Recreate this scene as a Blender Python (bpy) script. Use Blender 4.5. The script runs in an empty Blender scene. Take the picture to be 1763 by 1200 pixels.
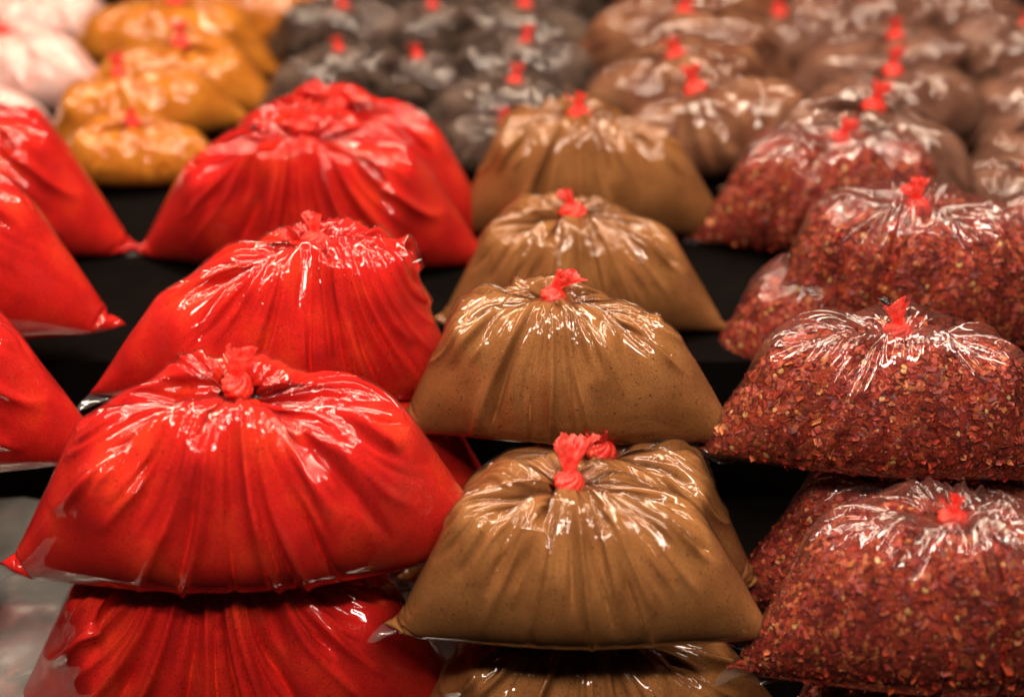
import bpy, math, random
import numpy as np
from mathutils import Vector, Matrix, Euler

SC = bpy.context.scene
COL = SC.collection
# ------------------------------------------------------------------ camera
CAM_Z, PITCH, LENS = 0.80, math.radians(30), 50.0
cam_data = bpy.data.cameras.new('camera'); cam = bpy.data.objects.new('camera', cam_data); COL.objects.link(cam)
cam.location = (0, 0, CAM_Z); cam.rotation_euler = (math.pi/2 - PITCH, 0, 0)
cam_data.lens = LENS; cam_data.sensor_width = 36; cam_data.clip_start = .02; cam_data.clip_end = 100
cam_data.dof.use_dof = True; cam_data.dof.focus_distance = 1.01; cam_data.dof.aperture_fstop = 2.6
cam_data.dof.aperture_blades = 0
SC.camera = cam
# ------------------------------------------------------------------ world, lamps, exposure
w = bpy.data.worlds.new('World'); SC.world = w; w.use_nodes = True
w.node_tree.nodes['Background'].inputs[0].default_value = (1.0, .72, .62, 1)
w.node_tree.nodes['Background'].inputs[1].default_value = 0.012
def area(name, loc, target, sx, sy, power, col):
    d = bpy.data.lights.new(name, 'AREA'); d.shape = 'RECTANGLE'; d.size = sx; d.size_y = sy; d.energy = power; d.color = col
    o = bpy.data.objects.new(name, d); COL.objects.link(o); o.location = loc
    o.rotation_euler = (Vector(target) - Vector(loc)).to_track_quat('-Z', 'Y').to_euler()
    return o
for lx, ly, lz, ex, wd in ((-.85, 1.55, 1.75, 31, .16), (.78, 1.40, 1.75, 28, .16), (-.50, .45, 1.75, 7, .10), (.48, .35, 1.75, 6, .10), (.0, 1.05, 1.95, 11, .12)):
    area('stall_tube_lamp', (lx, ly, lz), (lx*.3, ly*.3+.75, .2), wd, 1.25, ex, (1, .79, .61))
for lx in (-.55, .45):
    area('aisle_tube_lamp', (lx, .0, 1.68), (lx*.3, .95, .2), 1.0, .09, 18, (1, .82, .69))
SC.view_settings.view_transform = 'Standard'; SC.view_settings.look = 'None'
SC.view_settings.exposure = 0; SC.view_settings.gamma = 1; SC.view_settings.use_curve_mapping = False
SC.cycles.use_denoising = True; SC.cycles.max_bounces = 8; SC.cycles.transparent_max_bounces = 24
SC.cycles.sample_clamp_indirect = 4; SC.cycles.caustics_reflective = False; SC.cycles.caustics_refractive = False
SC.cycles.use_adaptive_sampling = False

FPX = 1763 * LENS / 36
def at(px, py, zc):
    """world point seen at photo pixel (px,py), zc metres along the view axis"""
    xc = (px - 881.5) / FPX * zc; yc = (py - 600) / FPX * zc
    c, s = math.cos(PITCH), math.sin(PITCH)
    return Vector((xc, zc * c - yc * s, CAM_Z - zc * s - yc * c))

# ------------------------------------------------------------------ materials
def new_mat(name):
    m = bpy.data.materials.new(name); m.use_nodes = True; nt = m.node_tree; nt.nodes.clear()
    return m, nt, nt.nodes.new('ShaderNodeOutputMaterial')
def node(nt, t, **kw):
    n = nt.nodes.new(t)
    for k, v in kw.items(): setattr(n, k, v)
    return n
def ramp(nt, fac, stops):
    r = node(nt, 'ShaderNodeValToRGB'); els = r.color_ramp.elements
    while len(els) < len(stops): els.new(.5)
    for e, (p, c) in zip(els, stops): e.position = p; e.color = (*c, 1)
    nt.links.new(fac, r.inputs[0]); return r.outputs[0]
def powder_mat(name, dark, mid, light, speck):
    m, nt, out = new_mat(name); L = nt.links.new
    tc = node(nt, 'ShaderNodeTexCoord')
    n1 = node(nt, 'ShaderNodeTexNoise'); n1.inputs['Scale'].default_value = 28; n1.inputs['Detail'].default_value = 5
    n2 = node(nt, 'ShaderNodeTexNoise'); n2.inputs['Scale'].default_value = 900; n2.inputs['Detail'].default_value = 2
    n3 = node(nt, 'ShaderNodeTexNoise'); n3.inputs['Scale'].default_value = 420; n3.inputs['Detail'].default_value = 1
    for n in (n1, n2, n3): L(tc.outputs['Object'], n.inputs['Vector'])
    base = ramp(nt, n1.outputs[0], [(.34, dark), (.5, mid), (.68, light)])
    mx = node(nt, 'ShaderNodeMix', data_type='RGBA', blend_type='MULTIPLY'); mx.inputs[0].default_value = .36
    L(base, mx.inputs[6]); g = ramp(nt, n2.outputs[0], [(.36, (.38, .38, .38)), (.6, (1.2, 1.2, 1.2))]); L(g, mx.inputs[7])
    mx2 = node(nt, 'ShaderNodeMix', data_type='RGBA'); f = ramp(nt, n3.outputs[0], [(.67, (0, 0, 0)), (.72, (.8, .8, .8))]); L(f, mx2.inputs[0])
    L(mx.outputs[2], mx2.inputs[6]); mx2.inputs[7].default_value = (*speck, 1)
    b = node(nt, 'ShaderNodeBsdfPrincipled'); b.inputs['Roughness'].default_value = .85
    b.inputs['Specular IOR Level'].default_value = .2
    L(mx2.outputs[2], b.inputs['Base Color'])
    bp = node(nt, 'ShaderNodeBump'); bp.inputs['Strength'].default_value = .25; bp.inputs['Distance'].default_value = .0006
    L(n2.outputs[0], bp.inputs['Height']); L(bp.outputs[0], b.inputs['Normal'])
    L(b.outputs[0], out.inputs[0]); return m
def film_mat(name, tint=(1, 1, 1), gloss=1.0, rough=.04, haze=.008, hazecol=(.9, .85, .82)):
    m, nt, out = new_mat(name); L = nt.links.new
    tr = node(nt, 'ShaderNodeBsdfTransparent'); tr.inputs[0].default_value = (*tint, 1)
    gl = node(nt, 'ShaderNodeBsdfGlossy'); gl.inputs['Roughness'].default_value = rough
    df = node(nt, 'ShaderNodeBsdfDiffuse'); df.inputs[0].default_value = (*hazecol, 1)
    tl = node(nt, 'ShaderNodeBsdfTranslucent'); tl.inputs[0].default_value = (*hazecol, 1)
    tc = node(nt, 'ShaderNodeTexCoord')
    ns = node(nt, 'ShaderNodeTexNoise'); ns.inputs['Scale'].default_value = 60; ns.inputs['Detail'].default_value = 3; ns.inputs['Distortion'].default_value = .6
    L(tc.outputs['Object'], ns.inputs['Vector'])
    bp = node(nt, 'ShaderNodeBump'); bp.inputs['Strength'].default_value = .14; bp.inputs['Distance'].default_value = .0015
    L(ns.outputs[0], bp.inputs['Height'])
    for n in (gl, df, tl): L(bp.outputs[0], n.inputs['Normal'])
    fr = node(nt, 'ShaderNodeFresnel'); fr.inputs[0].default_value = 1.5; L(bp.outputs[0], fr.inputs['Normal'])
    mu = node(nt, 'ShaderNodeMath', operation='MULTIPLY'); mu.inputs[1].default_value = 1.4 * gloss; L(fr.outputs[0], mu.inputs[0])
    mn = node(nt, 'ShaderNodeMath', operation='MINIMUM'); mn.inputs[1].default_value = .42; L(mu.outputs[0], mn.inputs[0])
    dd = node(nt, 'ShaderNodeMixShader'); dd.inputs[0].default_value = .5; L(df.outputs[0], dd.inputs[1]); L(tl.outputs[0], dd.inputs[2])
    m1 = node(nt, 'ShaderNodeMixShader'); m1.inputs[0].default_value = haze; L(tr.outputs[0], m1.inputs[1]); L(dd.outputs[0], m1.inputs[2])
    m2 = node(nt, 'ShaderNodeMixShader'); L(mn.outputs[0], m2.inputs[0]); L(m1.outputs[0], m2.inputs[1]); L(gl.outputs[0], m2.inputs[2])
    L(m2.outputs[0], out.inputs[0]); return m
def tie_mat(name, c1, c2, trans):
    m, nt, out = new_mat(name); L = nt.links.new
    tc = node(nt, 'ShaderNodeTexCoord'); n1 = node(nt, 'ShaderNodeTexNoise'); n1.inputs['Scale'].default_value = 160; n1.inputs['Detail'].default_value = 3
    L(tc.outputs['Object'], n1.inputs['Vector']); c = ramp(nt, n1.outputs[0], [(.35, c1), (.65, c2)])
    df = node(nt, 'ShaderNodeBsdfPrincipled'); df.inputs['Roughness'].default_value = .3; L(c, df.inputs['Base Color'])
    tl = node(nt, 'ShaderNodeBsdfTranslucent'); L(c, tl.inputs[0])
    m1 = node(nt, 'ShaderNodeMixShader'); m1.inputs[0].default_value = trans; L(df.outputs[0], m1.inputs[1]); L(tl.outputs[0], m1.inputs[2])
    L(m1.outputs[0], out.inputs[0]); return m
def plain(name, c, rough=.6, metal=0, bump=0, scale=40):
    m, nt, out = new_mat(name); L = nt.links.new
    b = node(nt, 'ShaderNodeBsdfPrincipled'); b.inputs['Roughness'].default_value = rough; b.inputs['Metallic'].default_value = metal
    tc = node(nt, 'ShaderNodeTexCoord'); n1 = node(nt, 'ShaderNodeTexNoise'); n1.inputs['Scale'].default_value = scale; n1.inputs['Detail'].default_value = 5
    L(tc.outputs['Object'], n1.inputs['Vector'])
    L(ramp(nt, n1.outputs[0], [(.3, tuple(v*.7 for v in c)), (.7, tuple(min(1, v*1.2) for v in c))]), b.inputs['Base Color'])
    if bump:
        bp = node(nt, 'ShaderNodeBump'); bp.inputs['Strength'].default_value = bump; bp.inputs['Distance'].default_value = .004
        L(n1.outputs[0], bp.inputs['Height']); L(bp.outputs[0], b.inputs['Normal'])
    L(b.outputs[0], out.inputs[0]); return m
def flake_mat(name, stops, rough=.5):
    m, nt, out = new_mat(name); L = nt.links.new
    g = node(nt, 'ShaderNodeNewGeometry'); c = ramp(nt, g.outputs['Random Per Island'], stops)
    b = node(nt, 'ShaderNodeBsdfPrincipled'); b.inputs['Roughness'].default_value = rough; L(c, b.inputs['Base Color'])
    L(b.outputs[0], out.inputs[0]); return m

M = {}
M['chili'] = powder_mat('chili_powder', (.54, .004, .0022), (.68, .008, .003), (.78, .032, .005), (.32, .005, .003))
M['curry'] = powder_mat('brown_powder', (.23, .086, .021), (.295, .116, .029), (.355, .150, .041), (.09, .034, .010))
M['flakes_base'] = powder_mat('crushed_chili', (.22, .016, .010), (.36, .035, .014), (.48, .08, .02), (.55, .17, .04))
M['turmeric'] = powder_mat('turmeric_powder', (.46, .13, .006), (.55, .175, .009), (.64, .235, .018), (.42, .12, .008))
M['pepper'] = powder_mat('pepper_grains', (.028, .017, .012), (.080, .050, .036), (.17, .115, .085), (.012, .008, .006))
M['seed'] = powder_mat('tan_seeds', (.10, .038, .022), (.17, .072, .043), (.25, .12, .075), (.06, .022, .013))
M['crushed'] = powder_mat('crushed_spice', (.11, .034, .014), (.20, .075, .033), (.31, .14, .065), (.07, .02, .01))
M['pale'] = powder_mat('pale_powder_pink_glow', (.84, .44, .38), (.88, .54, .48), (.91, .66, .60), (.8, .45, .4))  # pale powder, tinted pinker to paint in the hazy glow at top left
M['film'] = film_mat('clear_film')
M['film_milky'] = film_mat('milky_film', gloss=1.3, haze=.03, hazecol=(.95, .62, .56))  # pink haze colour stands in for red light bounced off the flakes
M['film_thick'] = film_mat('clear_film_hem', haze=.10, rough=.12)
M['tie'] = tie_mat('red_raffia', (.84, .022, .014), (.94, .085, .05), .25)
M['tail'] = tie_mat('red_raffia_tail', (.85, .035, .025), (.95, .16, .12), .45)
M['flake'] = flake_mat('chili_flakes', [(0, (.12, .008, .006)), (.3, (.28, .016, .010)), (.62, (.42, .036, .014)), (.88, (.48, .085, .024)), (1, (.58, .20, .06))])
M['chiliseed'] = flake_mat('chili_seeds', [(0, (.62, .28, .06)), (.5, (.74, .42, .12)), (1, (.80, .55, .24))], .4)
M['table'] = plain('gap_shade_black', (.0030, .0020, .0016), .95); M['table'].node_tree.nodes['Principled BSDF'].inputs['Specular IOR Level'].default_value = .05  # near-black colour paints in the deep shade of the gaps between bags
M['foil'] = plain('silver_sheet', (.84, .83, .78), .24, .8, .35, 14)
M['fly_body'] = plain('fly_body', (.012, .012, .014), .25)
M['fly_eye'] = plain('fly_eye', (.10, .012, .010), .3)
M['fly_wing'] = film_mat('fly_wing', (.75, .72, .7), haze=.15)

# ------------------------------------------------------------------ film simulation
def bag_sim(seed, W=.29, L=.22, H=.115, lean=(0, .01), pl=22, levels=((144, 260), (288, 50)), bend=.02, crinkle=1.0, pleat=3.7, keep=.18, taper=.05, droop=.06, fill=.85, air=.16, kp=.06):
    """a flat bag sewn along its bottom edge, filled, gathered at the top: returns the film as a grid (3, rows, columns)"""
    rng = np.random.default_rng(seed); x = None
    wp = rng.uniform(0, 6.28, 4); nb = levels[0][0]
    st = smooth_grid(rng.normal(0, 1, (1, 3, nb)), 3)[0, 1]; s1 = smooth_grid(rng.normal(0, 1, (1, 3, nb)), 1)[0, 1]
    st = .62*st/st.std()+.22*s1/s1.std()+.30*np.sin(np.arange(nb)/nb*6.283*22+wp[0])+.15*np.sin(np.arange(nb)/nb*12.56*pl/22+wp[2])+.2*np.sin(np.arange(nb)/nb*18.85+wp[3])
    for lv, (nu, steps) in enumerate(levels):
        hx = 2*W/nu; nv = int(round(L/(2*W/levels[0][0])))*(nu//levels[0][0]) + 1; hz = L/(nv-1)
        mir = (-np.arange(nu)) % nu; t = np.arange(nu)/nu*2*np.pi; f = np.interp(np.arange(nu)*nb/nu, np.arange(nb+1), np.append(st, st[0]))
        ang = np.pi + t + .12*np.sin(3*t+wp[0]) + .08*np.sin(5*t+wp[1]); r = .0072*np.maximum(.15, 1+.75*f)
        top = np.stack([lean[0]+r*np.cos(ang), lean[1]+r*np.sin(ang), H+.0025*f]).astype('f4')
        if x is None:
            i = np.arange(nu); s = np.where(i <= nu//2, -W/2+W*i/(nu/2), W/2-W*(i-nu/2)/(nu/2)); sg = np.where(i <= nu//2, -1, 1)
            x = np.zeros((3, nv, nu), 'f4'); x[0] = s[None]; x[2] = np.linspace(0, L, nv)[:, None]
            x[1] = sg*.03*np.sqrt(np.clip(1-(2*s/W)**2, 0, 1))[None]*np.linspace(0, 1, nv)[:, None]**.5
            x += rng.normal(0, .0008, x.shape).astype('f4')
        else:
            y = np.empty((3, x.shape[1], nu), 'f4'); y[:, :, 0::2] = x; y[:, :, 1::2] = .5*(x+np.roll(x, -1, 2))
            x = np.empty((3, nv, nu), 'f4'); x[:, 0::2] = y; x[:, 1::2] = .5*(y[:, :-1]+y[:, 1:])
            q = rng.normal(0, 1, (nv, nu)).astype('f4')[None]; lo = smooth_grid(q, 10 if lv == 1 else 16); lo /= lo.std()
            up = np.clip((x[2]/H-.25)/.3, 0, 1)
            x = (x+grid_normals(x)*lo*up*(crinkle*.0006)).astype('f4')
        v = np.zeros_like(x); start = x[:, -1].copy(); hd = float(np.hypot(hx, hz))
        def pr(a, b, rest, st, sb=None):
            d = b-a; l = np.sqrt(d[0]*d[0]+d[1]*d[1]+d[2]*d[2])+1e-9; c = 1-rest/l
            if sb is not None: c = np.where(c < 0, c*sb, c)
            d *= (.5*st)*c; return d
        for it in range(steps):
            g = min(1, it/(steps*.45)) if lv == 0 else 1
            n = grid_normals(x, False)/(4*hx*hz)
            p = air+(1-air)*np.clip(1-x[2]/(H*fill), 0, 1)
            if lv: p = p*(1-.75*np.clip((x[2]/H-.4)/.3, 0, 1))
            v = np.clip(v*.86+n*p[None]*(kp*hx*.5), -hx, hx)
            x0 = x.copy(); x = x+v
            for k in range(8):
                for o in (0, 1):
                    if o == 0: a, b = x[:, :, 0::2], x[:, :, 1::2]; c = pr(a, b, hx, 1); a += c; b -= c
                    else:
                        a = x[:, :, 1::2]; b = np.roll(x[:, :, 0::2], -1, 2); c = pr(a, b, hx, 1); a += c; x[:, :, 0::2] -= np.roll(c, 1, 2)
                    a, b = x[:, o:-1:2], x[:, o+1::2]; c = pr(a, b, hz, 1); a += c; b -= c
                    for sgn in (1, -1):
                        a = x[:, o:-1:2]; b = np.roll(x[:, o+1::2], -sgn, 2); c = pr(a, b, hd, .8, .5); a += c; x[:, o+1::2] -= np.roll(c, sgn, 2)
                b = np.roll(x, -2, 2); c = pr(x, b, 2*hx, bend); x += c; x -= np.roll(c, 2, 2)
                c = pr(x[:, :-2], x[:, 2:], 2*hz, bend); x[:, :-2] += c; x[:, 2:] -= c
                x[:, 0] = .5*(x[:, 0]+x[:, 0][:, mir]); x[:, -1] = start*(1-g)+top*g
                np.maximum(x[2], 0, out=x[2])
            v = x-x0; gm = x[2] < .0005; v[0][gm] *= .3; v[1][gm] *= .3
    # finer grid, soft base, then the sharp folds that run down from the tie and die out at uneven lengths
    nu *= 2; nv = nv*2-1; y = np.empty((3, x.shape[1], nu)); y[:, :, 0::2] = x; y[:, :, 1::2] = .5*(x+np.roll(x, -1, 2))
    x = np.empty((3, nv, nu)); x[:, 0::2] = y; x[:, 1::2] = .5*(y[:, :-1]+y[:, 1:])
    m = np.clip((x[2]/H-.06)/.25, 0, 1); x = x*(1-m)+m*(keep*smooth_grid(x, 6)+(1-keep)*smooth_grid(x, 110))
    # the filled body leans in towards the tie: sides slope, shoulders round off
    kx, ky, kz = x[:, -1].mean(1); hh = np.clip(x[2]/H, 0, 1.2); cx = kx*np.minimum(hh, 1)
    x[2] *= 1-droop*np.clip(np.abs(x[0]-kx)/(.5*W), 0, 1)**2*np.clip(hh*1.6-.3, 0, 1)
    x[0] = cx+(x[0]-cx)*(1.04-taper*hh**1.4); x[1] = x[1]*(1-.10*hh)
    kx, ky, kz = x[:, -1].mean(1); front = (np.arange(nu) <= nu//2)[None]; disp = np.zeros((nv, nu))
    q = np.sqrt((x[1]-ky)**2+(x[2]-kz)**2); dx = x[0]-kx; rho = np.hypot(q, dx); phi = np.arctan2(q, dx)
    ec = np.arange(nu) % (nu//2); edge = np.clip(np.minimum(ec, nu//2-ec)/10, 0, 1)[None]
    for side in (front, ~front):
        mask = side*edge
        for k in range(92):
            big = k < 44; p0 = rng.uniform(.02, 3.12); wd = rng.uniform(.016, .042) if big else rng.uniform(.009, .020)
            ln = W*(rng.uniform(.27, .47) if big else rng.uniform(.18, .36)); A = pleat*rng.uniform(.45, 1.0)*(1 if rng.uniform() < .5 else -1)
            d = np.abs(phi-p0-rng.normal(0, .25)*(rho-.02)-.012*np.sin(rho*rng.uniform(40, 110)+rng.uniform(0, 6)))
            disp += mask*A*wd*np.minimum(rho, .085)*np.clip((ln-rho)/(ln*rng.uniform(.10, .35)), 0, 1)*np.clip((rho-.004)/.012, 0, 1)*(np.exp(-d/wd)-.3*np.exp(-d/(2.4*wd)))
    disp = np.clip(disp, -.009, .009)*np.clip(x[2]/(.12*H), 0, 1)
    x = (x+grid_normals(x)*disp).astype('f4'); np.maximum(x[2], 0, out=x[2])
    return x
def grid_normals(x, unit=True):
    du = np.roll(x, -1, 2)-np.roll(x, 1, 2); dv = np.empty_like(x); dv[:, 1:-1] = x[:, 2:]-x[:, :-2]; dv[:, 0] = x[:, 1]-x[:, 0]; dv[:, -1] = x[:, -1]-x[:, -2]
    n = np.stack([du[1]*dv[2]-du[2]*dv[1], du[2]*dv[0]-du[0]*dv[2], du[0]*dv[1]-du[1]*dv[0]])
    if unit: n = n/(np.sqrt((n*n).sum(0))+1e-12)
    return n
def smooth_grid(x, n):
    x = x.copy()
    for _ in range(n):
        x = .5*x+.25*(np.roll(x, 1, 2)+np.roll(x, -1, 2)); y = x.copy(); y[:, 1:-1] = .5*x[:, 1:-1]+.25*(x[:, 2:]+x[:, :-2]); x = y
    return x
# ------------------------------------------------------------------ mesh helpers
def mesh_arrays(name, V, F, mat, smooth=True):
    V = np.ascontiguousarray(V, 'f4'); F = np.ascontiguousarray(F, 'i4'); k = F.shape[1]
    me = bpy.data.meshes.new(name); me.vertices.add(len(V)); me.vertices.foreach_set('co', V.ravel())
    me.loops.add(F.size); me.loops.foreach_set('vertex_index', F.ravel())
    me.polygons.add(len(F)); me.polygons.foreach_set('loop_start', np.arange(0, F.size, k, dtype='i4')); me.polygons.foreach_set('loop_total', np.full(len(F), k, 'i4'))
    me.polygons.foreach_set('use_smooth', np.full(len(F), smooth)); me.materials.append(mat); me.update(calc_edges=True); me.validate()
    return me
def grid_faces(nv, nu, wrap=True):
    j, i = np.meshgrid(np.arange(nv-1), np.arange(nu if wrap else nu-1), indexing='ij'); i2 = (i+1) % nu
    return np.stack([j*nu+i, j*nu+i2, (j+1)*nu+i2, (j+1)*nu+i], -1).reshape(-1, 4)
def grid_mesh(name, x, mat, wrap=True):
    return mesh_arrays(name, x.reshape(3, -1).T, grid_faces(x.shape[1], x.shape[2], wrap), mat)
def link(name, me, parent=None, loc=(0, 0, 0)):
    o = bpy.data.objects.new(name, me); COL.objects.link(o); o.location = loc
    if parent: o.parent = parent
    return o
def tag(o, label, cat, group=None):
    o['label'] = label; o['category'] = cat
    if group: o['group'] = group
    return o
def struct(name, me):
    o = link(name, me); o['kind'] = 'structure'; return o

# ------------------------------------------------------------------ bag prototypes
SIMS = {
    'red_a':   dict(seed=3, W=.29, L=.222, H=.113, pl=34, air=.14),
    'red_b':   dict(seed=8, W=.29, L=.226, H=.111, pl=30, air=.15, lean=(.032, .010)),
    'red_c':   dict(seed=15, W=.29, L=.221, H=.112, pl=32, air=.15, lean=(-.005, -.004)),
    'brown_a': dict(seed=5, W=.245, L=.189, H=.094, pl=32, air=.24, lean=(-.010, .012)),
    'brown_b': dict(seed=12, W=.245, L=.188, H=.094, pl=36, air=.20, lean=(-.012, .008)),
    'flake_a': dict(seed=21, W=.26, L=.209, H=.103, pl=30, air=.34, lean=(.01, 0)),
    'flake_b': dict(seed=27, W=.27, L=.207, H=.10, pl=32, air=.30, lean=(0, -.01)),
}
GRID = {k: bag_sim(**v) for k, v in SIMS.items()}
PROTO = {}
def proto(var, content, stride=1):
    key = (var, content, stride)
    if key in PROTO: return PROTO[key]
    x = GRID[var][:, ::stride, ::stride]; H = SIMS[var]['H']; sc = 576/x.shape[2]; rng = np.random.default_rng(sum(map(ord, var)))
    film = grid_mesh('film', x, M['film_milky' if content == 'flakes' else 'film'])
    S = smooth_grid(x, max(1, int(2/sc))); S2 = smooth_grid(x, int(60/sc/sc)+4); n = grid_normals(S2)
    up = np.clip((x[2]/H-.35)/.5, 0, 1)
    flaky = content == 'flakes'
    if flaky:
        lo = np.clip((x[2]/H-.05)/.5, 0, 1); C = x*(1-lo)+lo*(S2*.8+S*.2)-n*(.0024+.0022*up); C[2] = np.where(C[2] > .86*H, .86*H+(C[2]-.86*H)*.7, C[2])
    else:
        lo = np.clip((x[2]/H-.1)/.4, 0, 1); C = x*(1-lo)+lo*S-n*(.0003+.0010*up)
    if not flaky: C = C[:, :max(4, int(C.shape[1]*.965))]
    cm = grid_mesh('contents', C if stride > 1 or flaky else C[:, ::2, ::2], M['flakes_base' if flaky else content])
    extra = {}
    if flaky and stride == 1:
        N = grid_normals(C); ok = np.argwhere(C[2] > .006)
        def scatter(cnt, kind):
            pick = ok[rng.integers(0, len(ok), cnt)]; P = C[:, pick[:, 0], pick[:, 1]].T; Q = N[:, pick[:, 0], pick[:, 1]].T
            P = P+rng.normal(0, .0004, P.shape)+Q*.0003; Q = Q+rng.normal(0, .55 if kind else .25, Q.shape); Q /= np.linalg.norm(Q, axis=1)[:, None]
            R = rng.normal(size=P.shape); T = np.cross(Q, R); T /= np.linalg.norm(T, axis=1)[:, None]; B = np.cross(Q, T)
            if kind: a = .0008+.0046*rng.uniform(0, 1, cnt)**2.2; b = a*rng.uniform(.35, .9, cnt); m = 5
            else: a = rng.uniform(.0016, .0025, cnt); b = a*rng.uniform(.8, 1, cnt); m = 8
            th = np.arange(m)/m*2*np.pi; jit = rng.uniform(.65, 1.15, (cnt, m)) if kind else np.ones((cnt, m))
            V = P[:, None]+(jit*np.cos(th))[..., None]*(a[:, None]*T)[:, None]+(jit*np.sin(th))[..., None]*(b[:, None]*B)[:, None]
            V = V+Q[:, None]*(rng.uniform(.0001, .0010, cnt)[:, None, None]+(rng.normal(0, .0003, (cnt, m)) if kind else np.zeros((cnt, m)))[..., None])
            c = (V.mean(1)+Q*(.0003 if kind else .0007))[:, None]
            V = np.concatenate([V, c], 1); base = np.arange(cnt)[:, None, None]*(m+1); k = np.arange(m)
            F = (base+np.stack([k, (k+1) % m, np.full(m, m)], -1)[None]).reshape(-1, 3)
            return V.reshape(-1, 3), F
        V, F = scatter(21000, 1); extra['loose_flakes'] = mesh_arrays('loose_flakes', V, F, M['flake'], False)
        V, F = scatter(190, 0); extra['loose_seeds'] = mesh_arrays('loose_seeds', V, F, M['chiliseed'], True)
    # clear hem of film beyond the bottom seam, at either corner
    flaps = []
    if stride == 1:
        nu = x.shape[2]; half = nu//2
        for side in (0, 1):
            idx = np.arange(0, int(half*.20)) if side == 0 else np.arange(half, half-int(half*.20), -1)
            seam = x[:, 0, idx]; k = np.linspace(0, 1, len(idx)); sg = -1 if side == 0 else 1
            d = np.stack([np.full_like(k, sg*.55), -.35+.15*np.sin(5*k), -.55+.15*np.sin(7*k+side)]); rows = []
            for q in np.linspace(0, 1, 6):
                rows.append(seam+d*(.017*q*(1-.55*k))+np.stack([0*k, .002*np.sin(9*k+4*q)*q, .0015*np.sin(14*k+3*q)*q]))
            g = np.stack(rows, 1); flaps.append(grid_mesh('corner_flap', g.astype('f4'), M['film_thick'], False))
    PROTO[key] = (film, cm, extra, flaps, H, SIMS[var].get('lean', (0, .01))); return PROTO[key]

def knot_mesh(seed):
    rng = np.random.default_rng(seed); nu, nv = 72, 40
    u = np.arange(nu)/nu*2*np.pi; v = np.linspace(.02, .98, nv)*np.pi; U, Vv = np.meshgrid(u, v)
    tw = rng.uniform(.9, 1.6); k = rng.integers(6, 9)
    r = 1+.13*np.abs(np.sin(k/2*(U+tw*Vv)))**.7+.05*np.sin(17*(U-.7*Vv)+rng.uniform(0, 6))+.10*np.sin(2*U+rng.uniform(0, 6))*np.sin(Vv)
    band = np.exp(-((Vv-1.55-.35*np.sin(U+rng.uniform(0, 6)))/.28)**2); r += .16*band
    x = np.stack([.0085*r*np.sin(Vv)*np.cos(U), .0085*r*np.sin(Vv)*np.sin(U), .0078*r*np.cos(Vv)])
    return grid_mesh('knot', x[:, ::-1].astype('f4'), M['tie'])
def tail_mesh(seed, hgt=.022, spread=.0125, bend=(0, 0), arc=5.2):
    rng = np.random.default_rng(seed); nu, nv = 90, 22; a = np.linspace(-arc/2, arc/2, nu)+rng.uniform(0, 6.28); t = np.linspace(0, 1, nv)
    A, T = np.meshgrid(a, t); rag = 1+.07*np.sin(A*3+rng.uniform(0, 6))+.03*rng.normal(size=nu)[None]
    pl = sum(rng.uniform(.4, 1)*np.sin(k*A+rng.uniform(0, 6)) for k in (5, 9, 14, 23))*.055
    R = .0032+(spread-.0032)*T**1.25; R = R*(1+pl*(.4+.6*T))
    flat = .6; x = R*np.cos(A); y = R*np.sin(A)*flat; z = hgt*T*rag+0*A
    cr = smooth_grid(rng.normal(0, 1, (3, nv, nu)), 4); cr /= cr.std(); x, y, z = x+cr[0]*.0004*T, y+cr[1]*.0006*T, z+cr[2]*.0004*T
    x = x+bend[0]*T**1.5; y = y+bend[1]*T**1.5
    ro = rng.uniform(-.5, .5); c, s = math.cos(ro), math.sin(ro)
    return grid_mesh('tie_tail', np.stack([c*x-s*y, s*x+c*y, z]).astype('f4'), M['tail'], False)
KNOTS = [knot_mesh(s) for s in range(4)]
TAILS = [tail_mesh(1, bend=(.004, 0)), tail_mesh(2, .024, .015, (.006, .004)), tail_mesh(3, .018, .010, (-.004, .002)), tail_mesh(4, .021, .013, (.010, 0)), tail_mesh(5, .017, .012, (-.006, -.002))]

def bag(name, label, cat, group, var, content, px, py, zc, scale=1.0, rz=0, tilt=(0, 0), sx=1, kn=0, tl=0, stride=1, hs=1, tailrot=0, tt=(0, 0), tails=None, kz=0, ts=.78, sy=1):
    film, cm, extra, flaps, H, lean = proto(var, content, stride)
    root = bpy.data.objects.new(name, None); COL.objects.link(root); root.empty_display_size = .02
    R = Euler((tilt[0], tilt[1], rz)).to_matrix(); S = scale
    kl = Vector((lean[0]*S*sx, lean[1]*S*sy, H*S*hs)); root.location = at(px, py, zc) - R @ kl
    root.rotation_euler = (tilt[0], tilt[1], rz)
    sv = (S*sx, S*sy, S*hs)
    def part(nm, me, scl=sv, loc=(0, 0, 0), rot=(0, 0, 0)):
        o = link(nm, me, root); o.scale = scl; o.location = loc; o.rotation_euler = rot; return o
    part('film', film); c = part('contents', cm)
    for k, me in extra.items():
        o = link(k, me, c); o['kind'] = 'stuff'
    for me in flaps: part('corner_flap', me)
    ks = 1.0*max(.85, min(1.15, S))
    part('knot', KNOTS[kn], (ks,)*3, kl+Vector((0, 0, .007+kz)), (.2*math.sin(px), .2*math.cos(px), px))
    for k, r_, a, b in (tails or [(tl, tailrot, tt[0], tt[1])]):
        part('tie_tail', TAILS[k], (ks*ts,)*3, kl+Vector((0, 0, .006+.007*ks+kz)), (a, b, r_))
    tag(root, label, cat, group)
    PLACED.append((name, px, py, [round(v, 3) for v in root.location], root, var, S*sx, content))
    return root
PLACED = []
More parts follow.
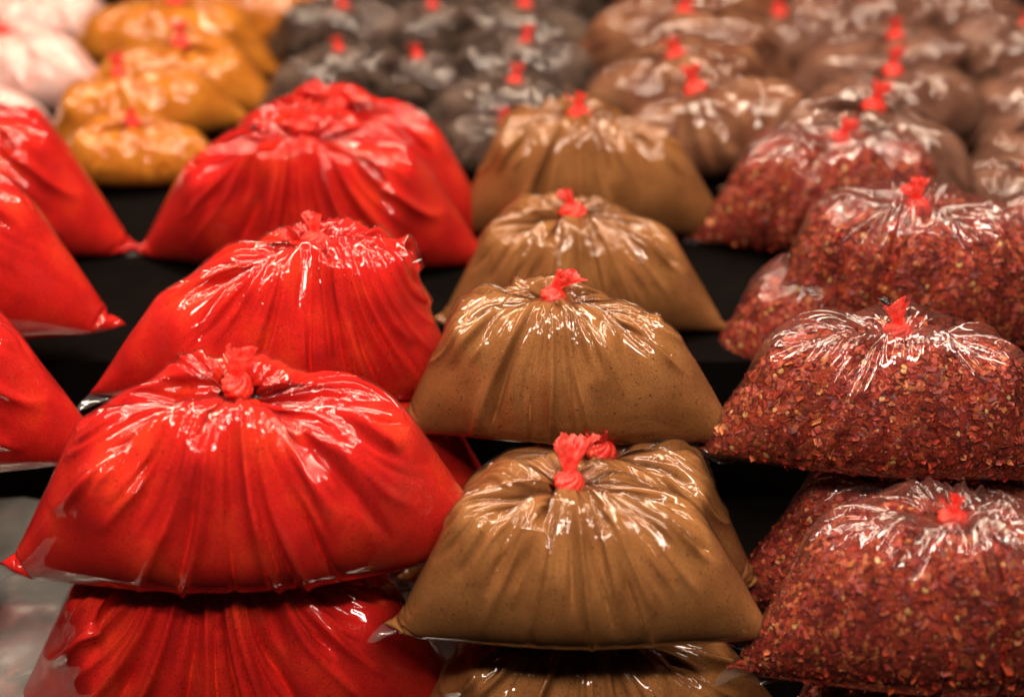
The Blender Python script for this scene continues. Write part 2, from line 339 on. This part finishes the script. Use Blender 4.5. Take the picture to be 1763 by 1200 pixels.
def rest(px, py, width, var, hs, base):
    """depth and scale of a bag standing on height base whose knot and width are seen at this pixel and width"""
    k = math.sin(PITCH)+(py-600)/FPX*math.cos(PITCH); sk = width/FPX/(1.015*SIMS[var]['W'])
    zc = (CAM_Z-base)/(k+SIMS[var]['H']*hs*sk); return zc, sk*zc
def shelf(label, group, var, content, px, py, width, hs=1.0, base=.178, **kw):
    zc, sc = rest(px, py, width, var, hs, base)
    return bag('spice_bag', label, 'spice bag', group, var, content, px, py, zc, sc, hs=hs, **kw)
# ------------------------------------------------------------------ setting
def box(name, x0, x1, y0, y1, z0, z1, mat):
    V = [(x, y, z) for x in (x0, x1) for y in (y0, y1) for z in (z0, z1)]
    F = [(0, 1, 3, 2), (4, 6, 7, 5), (0, 4, 5, 1), (2, 3, 7, 6), (0, 2, 6, 4), (1, 5, 7, 3)]
    return struct(name, mesh_arrays(name, V, F, mat, False))
box('table', -1.6, 1.6, .25, 3.6, -.04, .03, M['table'])
box('riser', -1.6, 1.6, 1.06, 3.6, .031, .175, M['table'])
# crumpled silver sheet that covers the front of the table
rng = np.random.default_rng(4); gx, gy = np.meshgrid(np.linspace(-.8, .02, 180), np.linspace(.74, 1.03, 110))
gz = np.zeros_like(gx)
for _ in range(60):
    a = rng.uniform(0, 6.28); k = rng.uniform(25, 160); d = gx*math.cos(a)+gy*math.sin(a); gz += (np.abs(((d*k/6.28+rng.uniform()) % 1)-.5)-.25)*.18/k
so = tag(link('silver_sheet', grid_mesh('silver_sheet', np.stack([gx, gy, .046+gz]).astype('f4'), M['foil'], False)), 'crumpled silver sheet showing between the front bags', 'sheet')

# ------------------------------------------------------------------ bags

RG, BG, FG = 'bags of red chili powder', 'bags of brown spice powder', 'bags of crushed chili flakes'
B = bag
# red powder column
B('spice_bag', 'nearest whole red powder bag, upright fan tail on its knot', 'spice bag', RG, 'red_a', 'chili', 412, 690, .955, 1.10, .09, tilt=(.06, 0), hs=.98, sx=1.05, sy=1.14, kz=.005, ts=.85, tl=0, kn=0, tt=(0, .15))
B('spice_bag', 'red powder bag cut by the bottom edge, under the nearest whole red bag', 'spice bag', RG, 'red_c', 'chili', 378, 985, 1.01, 1.18, 0, tl=2, kn=1)
B('spice_bag', 'second whole red powder bag, knot right of its middle, behind the nearest one', 'spice bag', RG, 'red_b', 'chili', 545, 443, 1.10, 1.0, .06, tilt=(-.08, 0), kz=.006, ts=.85, tl=2, kn=1)
B('spice_bag', 'shaded red powder bag wedged low behind the nearest red bag', 'spice bag', RG, 'red_c', 'chili', 560, 700, 1.12, 1.08, -.08, sx=-1, stride=2)
shelf('blurred red powder bag with a fly on its left shoulder', RG, 'red_c', 'chili', 525, 255, 630, .95, rz=-.04, tilt=(.16, 0), sx=-1, tl=4, kn=2, kz=.016, ts=1.05)
shelf('farthest red powder bag, half hidden behind the bag with a fly', RG, 'red_a', 'chili', 580, 192, 540, 1.0, rz=-.12, tilt=(.10, 0), tl=4, kn=3, stride=2)
# left edge red column
B('spice_bag', 'red powder bag at left edge beside the nearest whole red bag', 'spice bag', RG, 'red_c', 'chili', -205, 570, 1.02, 1.0, .05, stride=2, sx=-1)
B('spice_bag', 'dark red powder bag at left edge, lowest in its stack', 'spice bag', RG, 'red_a', 'chili', -400, 800, 1.04, .95, 0, stride=2)
B('spice_bag', 'red powder bag at left edge beside the second whole red bag', 'spice bag', RG, 'red_a', 'chili', -205, 310, 1.14, 1.16, .05, stride=2)
shelf('pale topped red powder bag at left edge beside the yellow bags', RG, 'red_c', 'chili', -95, 215, 600, 1.05, stride=2, sx=-1)
# brown powder column
B('spice_bag', 'nearest whole brown powder bag, wide ragged fan tail on its knot', 'spice bag', BG, 'brown_a', 'curry', 980, 848, .95, 1.04, -.04, tilt=(-.16, 0), tl=1, kn=1, tt=(0, -.1), ts=.92)
B('spice_bag', 'brown powder bag cut by the bottom edge, under the nearest brown bag', 'spice bag', BG, 'brown_b', 'curry', 1005, 1088, 1.02, 1.18, 0, hs=.8, kn=2)
B('spice_bag', 'shaded brown powder bag wedged low behind the nearest brown bag', 'spice bag', BG, 'brown_b', 'curry', 1035, 792, 1.05, 1.10, 0, sx=-1, kn=3, tl=4)
B('spice_bag', 'second brown powder bag, its tail leaning right, on top of the shaded bag', 'spice bag', BG, 'brown_b', 'curry', 953, 528, 1.06, 1.05, -.09, tilt=(-.1, 0), tl=3, kn=0, tt=(0, .35))
shelf('third brown powder bag, its tail leaning left', BG, 'brown_a', 'curry', 986, 378, 505, rz=-.06, tl=2, kn=2, tt=(0, -.5))
shelf('farthest brown powder bag, blurred with a round tail', BG, 'brown_b', 'curry', 997, 210, 490, 1.05, rz=-.06, tl=4, kn=1)
# flake column
B('spice_bag', 'nearest chili flake bag, at the bottom right, with a short blunt tail', 'spice bag', FG, 'flake_a', 'flakes', 1638, 912, .92, .93, -.05, tilt=(-.1, 0), hs=1.2, tl=4, kn=3)
B('spice_bag', 'chili flake bag cut by the bottom right corner, lowest in its stack', 'spice bag', FG, 'flake_b', 'flakes', 1650, 1175, .97, 1.0, 0)
B('spice_bag', 'shaded chili flake bag wedged low behind the nearest flake bag', 'spice bag', FG, 'flake_b', 'flakes', 1610, 850, 1.05, 1.05, 0, sx=-1)
B('spice_bag', 'chili flake bag with a fly on its tail', 'spice bag', FG, 'flake_b', 'flakes', 1545, 590, 1.02, 1.0, -.12, tilt=(-.15, 0), tl=0, kn=1, tt=(0, -.4))
shelf('chili flake bag tied with a two ended bow', FG, 'flake_a', 'flakes', 1578, 372, 590, 1.1, rz=-.10, sx=-1, kn=0, tails=[(2, 0, 0, -.55), (0, 1.5, 0, .45)])
B('spice_bag', 'chili flake bag low at left behind the bag with the bow', 'spice bag', FG, 'flake_b', 'flakes', 1490, 480, 1.22, 1.0, 0)
shelf('blurred chili flake bag with a pink knot, farthest in its row', FG, 'flake_b', 'flakes', 1447, 255, 480, 1.1, rz=-.08, tl=0, kn=2, tt=(0, .3))
shelf('chili flake bag cut by the right edge', FG, 'flake_a', 'flakes', 1905, 360, 480)

# ---- rows at the back, out of focus
YG, PG, TG, SG, WG = 'bags of yellow powder', 'bags of dark pepper', 'bags of brown crushed spice', 'bags of tan seeds', 'bags of pale pink powder'
def back(label, group, content, px, py, width, var, hs=.78, tilt=(0, 0), rz=0, sx=1, tl=4, **kw):
    rr = random.Random(px*7+py); hs *= rr.uniform(.85, 1.12); rz += rr.uniform(-.3, .3); tilt = (tilt[0]+rr.uniform(-.15, .1), tilt[1]+rr.uniform(-.14, .14))
    zc, sc = rest(px, py, 1.2*width, var, hs, .178)
    return bag('spice_bag', label, 'spice bag', group, var, content, px, py, zc, sc, rz, tilt, sx, kn=int(px) % 4, tl=tl, stride=4, hs=hs, **kw)
back('nearest yellow powder bag, between the red bags', YG, 'turmeric', 228, 220, 275, 'brown_a')
back('second yellow powder bag, its left end beside a pale bag', YG, 'turmeric', 208, 138, 310, 'brown_b', rz=.1, tl=0)
back('third yellow powder bag, its right end pointing at dark pepper', YG, 'turmeric', 312, 84, 320, 'brown_a', sx=-1, tl=0)
back('farthest yellow powder bag at the top edge', YG, 'turmeric', 303, 12, 345, 'brown_b', sx=-1, tl=0)
back('pale pink powder bag low at left edge above red bags', WG, 'pale', -45, 160, 260, 'brown_b')
back('pale pink powder bag at left edge, nearly white with glare', WG, 'pale', 0, 62, 320, 'brown_a')
back('pale pink powder bag at the top left, beside the farthest yellow bag', WG, 'pale', 70, -5, 270, 'brown_b', sx=-1)
back('pink bag in the top left corner', WG, 'pale', -60, -20, 220, 'brown_a')
back('dark pepper bag showing just above the knot of the farthest red bag', PG, 'pepper', 585, 97, 265, 'flake_a')
back('dark pepper bag at the top edge beside the yellow bags', PG, 'pepper', 590, 22, 265, 'flake_b', sx=-1)
back('dark pepper bag peeking between the red and brown bags', PG, 'pepper', 868, 222, 250, 'flake_b')
back('dark pepper bag just behind the farthest brown bag', PG, 'pepper', 886, 152, 290, 'flake_a', tl=0)
back('dark pepper bag second behind the farthest brown bag', PG, 'pepper', 905, 86, 300, 'flake_b', sx=-1, tl=0)
back('dark pepper bag at the top edge above the brown column', PG, 'pepper', 902, 20, 300, 'flake_a', sx=-1)
back('brown crushed spice bag with a raised right ear behind the farthest brown bag', TG, 'crushed', 1200, 165, 375, 'brown_b', tilt=(0, -.22), tl=0)
back('brown crushed spice bag with a glossy right lobe', TG, 'crushed', 1165, 106, 370, 'flake_a', tilt=(0, -.22), rz=.15)
back('brown crushed spice bag at the top edge', TG, 'crushed', 1178, 34, 390, 'flake_b', tl=0)
back('tan seed bag behind the farthest flake bag, rising at its right', SG, 'seed', 1502, 196, 400, 'brown_a', hs=1, tl=0)
back('tan seed bag second behind the farthest flake bag', SG, 'seed', 1535, 132, 360, 'brown_b', tl=0)
back('tan seed bag with a white glare on its right', SG, 'seed', 1540, 72, 340, 'flake_a')
back('tan seed bag cut by the top edge', SG, 'seed', 1487, 4, 330, 'flake_b')
back('tan seed bag at right edge beside the flake bags', SG, 'seed', 1775, 300, 290, 'flake_a')
back('dark tan bag at right edge, second from below', SG, 'seed', 1790, 215, 290, 'brown_a')
back('tan seed bag at right edge, third from below', SG, 'seed', 1780, 140, 300, 'brown_b')
back('tan seed bag in the top right corner', SG, 'seed', 1765, 55, 300, 'flake_b')

for label, group, content, px, py, width, var in (
        ('dark pepper bag between the two pepper columns at the top', PG, 'pepper', 745, 20, 240, 'flake_a'),
        ('pepper bag half hidden behind the farthest red bag', PG, 'pepper', 720, 110, 250, 'flake_b'),
        ('yellow powder bag cut by the top edge', YG, 'turmeric', 400, -45, 330, 'brown_a'),
        ('pepper bag cut by the top edge, right of the yellow bags', PG, 'pepper', 570, -48, 280, 'flake_a'),
        ('pepper bag cut by the top edge, above the brown column', PG, 'pepper', 890, -45, 300, 'flake_b'),
        ('brown crushed spice bag cut by the top edge', TG, 'crushed', 1190, -35, 360, 'brown_a'),
        ('tan bag between the crushed spice and the seed bags at the top', SG, 'seed', 1340, 30, 280, 'brown_b'),
        ('tan seed bag between the columns, cut by the top edge', SG, 'seed', 1640, -20, 300, 'brown_a')):
    back(label, group, content, px, py, width, var)

# ------------------------------------------------------------------ flies
def ball(name, c, r, mat, parent, nu=14, nv=9):
    u = np.arange(nu)/nu*2*np.pi; v = np.linspace(.03, .97, nv)*np.pi; U, Vv = np.meshgrid(u, v)
    x = np.stack([c[0]+r[0]*np.sin(Vv)*np.cos(U), c[1]+r[1]*np.sin(Vv)*np.sin(U), c[2]+r[2]*np.cos(Vv)])
    return link(name, grid_mesh(name, x[:, ::-1].astype('f4'), mat), parent)
def tube(name, pts, r, mat, parent):
    V = []
    for p in pts:
        for k in range(5): V.append((p[0]+r*math.cos(k*1.2566), p[1]+r*.7*math.sin(k*1.2566), p[2]+r*.7*math.sin(k*1.2566)))
    return link(name, mesh_arrays(name, V, grid_faces(len(pts), 5), mat), parent)
def fly(label, px, py, up, rz, scale):
    c, sn = math.cos(PITCH), math.sin(PITCH); d = Vector(((px-881.5)/FPX, c-(py-600)/FPX*sn, -sn-(py-600)/FPX*c)).normalized()
    bpy.context.view_layer.update()
    hit, loc, nrm, *_ = SC.ray_cast(bpy.context.evaluated_depsgraph_get(), cam.location, d)
    root = bpy.data.objects.new('fly', None); COL.objects.link(root); root.location = loc+Vector((0, 0, up)); root.rotation_euler = (.1, 0, rz); root.scale = (scale,)*3
    b = M['fly_body']
    ball('thorax', (0, 0, .0022), (.0014, .0016, .0013), b, root); ball('abdomen', (0, .0028, .0020), (.0015, .0021, .0013), b, root)
    h = ball('head', (0, -.0021, .0022), (.0012, .0009, .0010), b, root)
    for sg in (-1, 1):
        ball('eye', (sg*.0008, -.0024, .0024), (.0006, .0005, .0007), M['fly_eye'], h)
        t = np.linspace(0, 1, 9); wv = [[], []]
        for k in t:
            cx, cy = sg*(.0007+.0016*k), .0002+.0052*k; hw = .0011*math.sin(math.pi*min(1, k*.92+.08))
            wv[0].append((cx-hw, cy, .0034-.0006*k)); wv[1].append((cx+hw, cy, .0033-.0008*k))
        link('wing', mesh_arrays('wing', wv[0]+wv[1], grid_faces(2, 9, False), M['fly_wing']), root)
        for y0, y1 in ((-.0010, -.0026), (.0002, .0004), (.0012, .0034)):
            tube('leg', [(sg*.0010, y0, .0018), (sg*.0026, (y0+y1)/2, .0024), (sg*.0033, y1, .0002), (sg*.0037, y1*1.15, 0)], .00016, b, root)
    tag(root, label, 'fly', 'flies on the bags')
fly('black fly sitting on the tail of a chili flake bag', 1524, 528, .0005, .5, 1.35)
fly('blurred black fly on the shoulder of a red powder bag', 437, 224, 0, -.6, 1.3)
